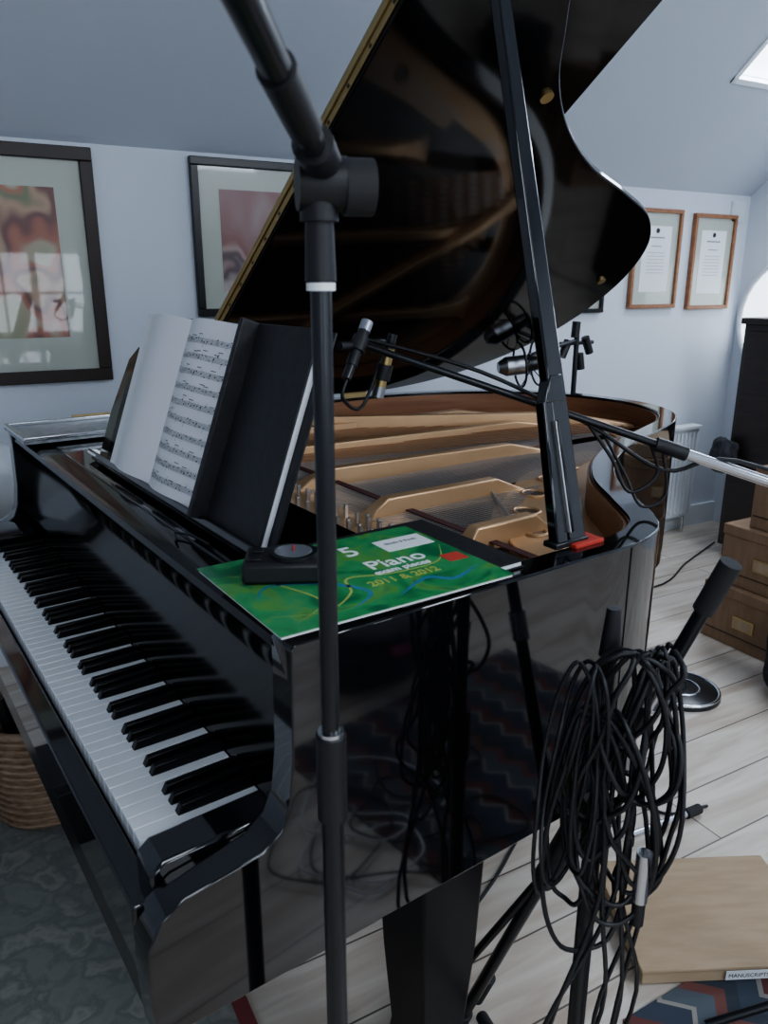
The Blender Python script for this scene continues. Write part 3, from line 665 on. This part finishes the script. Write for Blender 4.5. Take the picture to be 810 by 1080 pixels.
def abox(name,x,y0,y1,z,h,dx=.38):
    e=empty(name,(x,(y0+y1)/2,z)); hy=(y1-y0)/2
    box('body',0,dx,-hy,hy,0,h-.04,M_card2,e,bevel=.003); box('lid',-.004,dx+.004,-hy-.004,hy+.004,h-.04,h,M_card2,e,bevel=.003)
    c=0.02
    box('label_holder',-.006,0,c-.045,c+.045,h*.35,h*.35+.05,M_brass,e,bevel=.001); box('label_card',-.008,-.006,c-.038,c+.038,h*.35+.006,h*.35+.044,M_card,e)
    box('seam',-.002,0,-hy+.01,hy-.01,h*.2,h*.2+.003,M_blk,e)
abox('archive_box',2.50,1.46,1.87,0,.235); abox('archive_box',2.53,1.43,1.84,.236,.235); abox('archive_box',2.56,1.36,1.76,.472,.235)
kb=empty('carton',(2.68,1.55,.708)); box('body',-.10,.22,-.20,.14,0,.05,M_card,kb,bevel=.002); box('flap',-.10,.22,-.20,-.03,.05,.054,M_card,kb)
cab=empty('dark_cabinet',(3.36,2.10,0))
box('carcass',0,.45,-.35,.38,.06,1.17,M_darkwood,cab,bevel=.003); box('top',-.015,.46,-.365,.395,1.17,1.20,M_darkwood,cab,bevel=.004); box('plinth',.02,.44,-.33,.36,0,.06,M_darkwood,cab)
for k,y in enumerate((-.34,.02)): box(f'door_panel_{k+1}',-.012,0,y,y+.34,.09,1.14,M_darkwood,cab,bevel=.004); cyl(f'knob_{k+1}',(-.03,y+(.31 if k==0 else .03),.65),(-.012,y+(.31 if k==0 else .03),.65),.012,M_brass,cab)
def lumpy(name,loc,sx,sy,sz,mt,parent,seed=1,amp=.12,n=3):
    import bmesh
    bm=bmesh.new(); bmesh.ops.create_icosphere(bm,subdivisions=4,radius=1)
    rnd=random.Random(seed); ph=[rnd.uniform(0,6) for _ in range(6)]
    for v in bm.verts:
        c=v.co.copy(); c=Vector([math.copysign(abs(k)**.6,k) for k in c])
        f=1+amp*(math.sin(3*c.x+ph[0])*math.sin(4*c.y+ph[1])+.6*math.sin(7*c.z+ph[2]+2*c.x)+.4*math.sin(9*c.x+5*c.y+ph[3]))
        v.co=Vector((c.x*sx*f,c.y*sy*f,max(-1,c.z)*sz*(f if c.z>0 else 1)))
    me=bpy.data.meshes.new(name); bm.to_mesh(me); bm.free(); finish(me,True,80); me.materials.append(mt)
    o=bpy.data.objects.new(name,me); o.location=loc; link(o,parent); return o
lumpy('hanging_pouch',(-.05,.37,.53),.045,.06,.085,M_fabric,cab,4)
bb=empty('black_backpack',(2.35,1.36,0)); lumpy('body',(0,0,.16),.085,.10,.16,M_fabric,bb,9,.06); tube('strap',[(-.06,.06,.25),(-.12,.02,.18),(-.11,-.02,.06),(-.07,-.02,.03)],.010,M_fabric,bb)
box('rug',-1.9,.32,.98,2.25,0,.007,M_rug)
box('kilim_rug',.95,2.0,-.42,.77,0,.007,M_kilim)
rb_=box('rug_border',.305,.335,.98,2.25,.0072,.009,mat('rug_red',(.20,.05,.05),.95)); rb_.parent=bpy.data.objects['rug']
gb2=empty('gig_bag',(1.50,-.62,0)); lumpy('body',(0,0,.12),.21,.14,.12,M_fabric2,gb2,21); tube('handle',[(-.08,0,.22),(-.05,0,.29),(.05,0,.29),(.08,0,.22)],.008,M_fabric,gb2); box('badge',-.05,.03,.125,.165,.14,.17,mat('pink_tag',(.6,.12,.25),.6),gb2)
tube('zip_seam',[(-.19,.09,.13),(-.1,.155,.14),(.05,.16,.135),(.18,.09,.13)],.005,M_blk,gb2)
wb=empty('wicker_basket',(.075,2.00,.0075))
lathe('body',[(.115,0),(.13,.01),(.152,.28),(.158,.29),(.142,.29),(.12,.02)],M_wick,wb,n=36); torus('rim',(0,0,.29),.150,.011,M_wick,wb)
for i in range(13): torus(f'weave_{i+1}',(0,0,.02+.021*i),.124+.0017*i*1.1+.008,.006,M_wick,wb)
for k in range(7):
    a=k*.9; cyl(f'rolled_paper_{k+1}',(.05*math.cos(a),.05*math.sin(a),.05),(.10*math.cos(a),.10*math.sin(a),.34+.02*(k%3)),.014+.004*(k%2),(M_card2,M_blk,M_wood)[k%3],wb)
bx=empty('black_box',(-.22,1.84,.0075),R(8)); box('body',-.09,.09,-.10,.10,0,.16,M_blk,bx,bevel=.004); box('lid',-.093,.093,-.103,.103,.16,.19,M_binder,bx,bevel=.004)
gl=empty('globe_floor_lamp',(.02,2.66,0))
lathe('foot',[(.11,0),(.11,.012),(.02,.02),(.010,.04)],M_trim,gl,n=32); cyl('stem',(0,0,.03),(0,0,.66),.009,M_trim,gl)
lathe('globe',[(.03,.640)]+[(.14*math.sin(R(a)),.770-.14*math.cos(R(a))) for a in range(15,180,11)],mat('opal_glass',(.62,.65,.69),.35),gl,n=36)
# ------------------------------------------------------------------ camera
cd=bpy.data.cameras.new('camera'); co=bpy.data.objects.new('camera',cd); link(co)
co.location=(0,0,1.36); co.rotation_euler=(R(90-16.6),0,R(-29)); cd.lens=811/1080*36; cd.sensor_width=36; cd.sensor_fit='AUTO'
cd.clip_start=.02; cd.dof.use_dof=True; cd.dof.focus_distance=1.5; cd.dof.aperture_fstop=9
SC.camera=co
